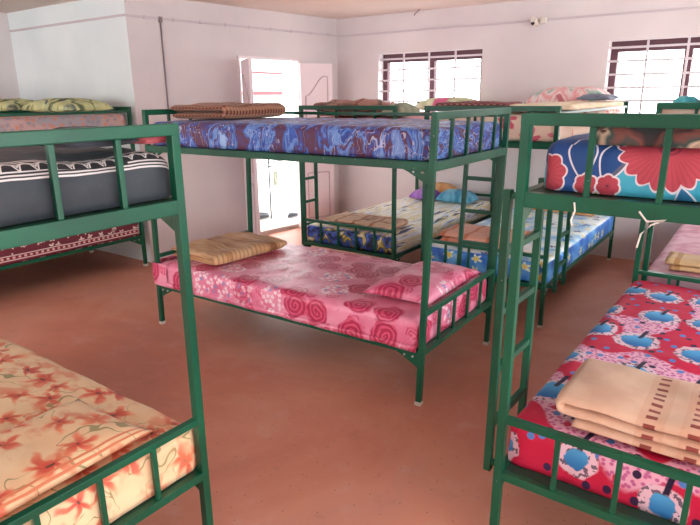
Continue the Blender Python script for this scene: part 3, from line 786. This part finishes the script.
mattress('G', 0, 'maroon_blossom', 'mattress in a maroon blossom cover with striped border in the alcove', seed=14, lz=.14)
mattress('G', 1, 'pink_lace', 'upper mattress under faded pink and grey lacy covers by the alcove corner', seed=15, lz=.15, ly=.82)
mattress('K', 0, 'pale_pink', 'lower mattress of the bunk deepest in the alcove, almost hidden', seed=16)
mattress('K', 1, 'pink_lace', 'upper mattress of the bunk deepest in the alcove', seed=17, lz=.15, ly=.82)

def blanket(key, upper, w, d, n, t, mat, x, y, rz, label, seed=1, amp=.005, **k):
    return on(key, 'folded_blanket', folded(w, d, n, t, seed, amp, **k), mat, (x, y, TOP[key, upper]), rz, label, 'blanket', BG)
blanket('C', 1, .44, .58, 2, .044, 'brown_check', -.68, -.01, .05, 'brown checked blanket folded on the upper marbled mattress', 3, amp=.008)
blanket('C', 0, .44, .62, 2, .034, 'tan_stripe', -.70, -.03, -.08, 'tan and brown striped blanket folded at the head of the rose mattress', 4, amp=.008)
blanket('R', 0, .62, .36, 3, .034, 'beige_rows', .69, .02, PI / 2, 'beige blanket with rows of brown squares folded on the poppy mattress', 5, amp=.006, through=True)
blanket('E', 0, .60, .34, 2, .028, 'brown_orange', .72, .02, PI / 2, 'light brown blanket folded on the streaked mattress', 6)
blanket('F', 0, .55, .40, 2, .038, 'salmon_orange', .66, -.10, PI / 2, 'salmon blanket with orange stripe folded on the bright blue mattress', 7)
blanket('E', 1, .56, .34, 3, .036, 'brown_pink', .70, -.08, PI / 2, 'brownish pink blanket folded on the upper bunk nearest the door', 8, amp=.014)
blanket('F', 1, .50, .30, 2, .030, 'maroon_check', .74, -.16, PI / 2, 'maroon checked blanket on the upper bunk behind the middle one', 9)
blanket('H', 0, .40, .26, 2, .03, 'tan_fold', .72, -.16, PI / 2, 'tan blanket folded on the pale pink mattress at the right edge', 10)
on('R', 'folded_blanket', bend(slab(.26, .64, .046, .022, .02, .005, 11), .083, 1.0, .022, .2), 'rolled_print', (.805, .05, TOP['R', 1] + .004), 0, 'dark printed blanket lying over the front edge of the teal mattress', 'blanket', BG)

def pil(key, upper, lx, ly, h, mat, x, y, rz, label, seed=1, **k):
    return on(key, 'pillow', pillow(lx, ly, h, seed, **k), mat, (x, y, TOP[key, upper]), rz, label, 'pillow', PG)
pil('C', 0, .38, .66, .085, 'pink_rose', .72, .03, .0, 'pink rose pillow at the foot rail of the middle bunk', 2)
pil('L', 0, .38, .58, .045, 'orange_lily_hem', -.71, -.01, .06, 'flat lily print pillow lying on the orange lily mattress', 3)
pil('E', 0, .22, .28, .10, 'purple_cloth', -.62, -.14, 0, 'purple pillow on the streaked mattress', 4)
pil('E', 0, .24, .36, .12, 'teal_bluecloth', -.62, .20, .1, 'teal blue pillow beside the purple one', 5)
pil('E', 0, .14, .36, .14, 'orange_cloth', -.84, -.08, 0, 'orange pillow propped behind the purple one', 6)
pil('E', 1, .32, .66, .13, 'green_pink', -.70, .05, 0, 'pale green pillow with pink patches below the first window', 7)
pil('E', 1, .28, .19, .10, 'greengrey_cloth', .70, .325, 0, 'small grey green bundle at the end of the bunk by the door', 17)
pil('F', 1, .40, .64, .16, 'blush_mint', -.62, .06, 0, 'plump white pillow with blush and mint print', 8)
pil('F', 0, .22, .62, .04, 'orange_cloth', -.75, .02, 0, 'low orange pillow at the far end of the bright blue mattress', 9)
pil('G', 1, .42, .74, .115, 'leafy_yellow', -.66, .0, 0, 'yellow green leafy pillow nearest the alcove corner', 10)
pil('K', 1, .42, .72, .115, 'leafy_yellow', -.66, .02, .05, 'yellow green leafy pillow deeper in the alcove', 11)
on('H', 'pillow', pillow(.22, .12, .045, 13), 'teal_cloth', (.74, -.36, H + .024), 0, 'teal pillow at the left of the crimson one under the second window', 'pillow', PG)
on('H', 'pillow', pillow(.34, .26, .075, 14), 'crimson_cloth', (.70, -.16, H + .026), 0, 'crimson pillow at the right edge by the teal one', 'pillow', PG)
pil('L', 1, .20, .20, .055, 'dark_cloth', -.81, -.25, 0, 'black cloth bundle on top of the charcoal cover', 15)
pil('L', 1, .20, .085, .035, 'red_cloth', -.82, -.405, 0, 'dull red cloth bundle beside the black one on the charcoal cover', 16)

q = on('F', 'quilt', slab(1.30, .40, .034, .016, .03, .004, 21), 'cream_cloth', (.27, .315, H - .022), 0, 'plain cream quilt laid over the guard rail behind the teal mattress', 'quilt', None)
qb = slab(.58, .93, .016, .007, .02, .001, 22); t2 = slab(.012, .93, .075, .005, .02, .002, 23)
for v in t2.verts: v.co += Vector((.284, 0, -.059))
tm = bpy.data.meshes.new('flap'); t2.to_mesh(tm); t2.free(); qb.from_mesh(tm); bpy.data.meshes.remove(tm)
on('H', 'quilt', qb, 'peach_cloth', (.690, .0, H + .005), 0, 'peach cream quilt draped over the end rail below the second window', 'quilt', None)
o = on('F', 'pillow', pillow(.34, .24, .045, 12), 'slate_cloth', (-.16, .375, H + .021), 0, 'slate blue pillow on the plain cream quilt', 'pillow', PG)
for o in C.objects:
    if 'bundle' in str(o.get('label', '')) and o.get('category') == 'pillow':
        o.name = 'cloth_bundle'; o['category'] = 'cloth'; o['group'] = 'cloth bundles on the upper bunks'
# threads tied on the right bunk's rail
def thread(name, x, z, pts, label):
    y = -.6575 - T / 2 - .004 - .02 * (x - .641)
    tag(link('string', tube(nb(), [(x + a, y - abs(b) * .2, z + c) for a, b, c in pts], .0025, 6), 'cotton_white', None, True), label, 'string', 'white strings on the upper bunk rail')
thread('string', .80, HU, [(0, 0, .002), (.004, .005, -.02), (-.004, .005, -.045), (0, .005, -.06)], 'short white string hanging under the left of the teal mattress')
thread('string', .985, HU - .02, [(-.03, 0, .015), (-.01, .01, -.008), (.03, .01, 0), (.0, .01, -.015), (-.02, .01, -.04), (-.025, .01, -.075)], 'looped white string hanging below the giant red flower')

# ------------------------------------------------------------------ scale everything to real size
for me in bpy.data.meshes: me.transform(Matrix.Scale(S, 4))
for o in C.objects: o.location = Vector(o.location) * S

# ------------------------------------------------------------------ light and camera
w = bpy.data.worlds.new('sky'); bpy.context.scene.world = w; w.use_nodes = True
bg = w.node_tree.nodes['Background']; bg.inputs[0].default_value = (.96, .98, 1.0, 1); bg.inputs[1].default_value = 8.0
def sun(e, rot, col, angle):
    d = bpy.data.lights.new('daylight', 'SUN'); d.energy = e; d.color = col; d.angle = angle
    o = bpy.data.objects.new('daylight', d); C.objects.link(o); o.rotation_euler = rot; return o

yaw, pitch, roll, F = .6191, .27786, -.0099, 583.4
f = Vector((-math.sin(yaw) * math.cos(pitch), math.cos(yaw) * math.cos(pitch), -math.sin(pitch)))
rt = Vector((math.cos(yaw), math.sin(yaw), 0)); up = rt.cross(f)
r2 = rt * math.cos(roll) + up * math.sin(roll); u2 = -rt * math.sin(roll) + up * math.cos(roll)
cam = bpy.data.cameras.new('camera'); co = bpy.data.objects.new('camera', cam); C.objects.link(co)
mw = Matrix((r2, u2, -f)).transposed().to_4x4(); mw.translation = Vector((1.192, -2.2293, 1.4287)) * S
co.matrix_world = mw; cam.sensor_width = 36; cam.lens = 36 * F / 700; cam.clip_start = .05
sc = bpy.context.scene; sc.camera = co
sc.view_settings.view_transform = 'Standard'; sc.view_settings.look = 'None'; sc.view_settings.gamma = 1; sc.view_settings.use_curve_mapping = False
sc.view_settings.exposure = 0.17
sc.cycles.max_bounces = 8; sc.cycles.diffuse_bounces = 5; sc.cycles.use_denoising = True
sc.cycles.sample_clamp_indirect = 8
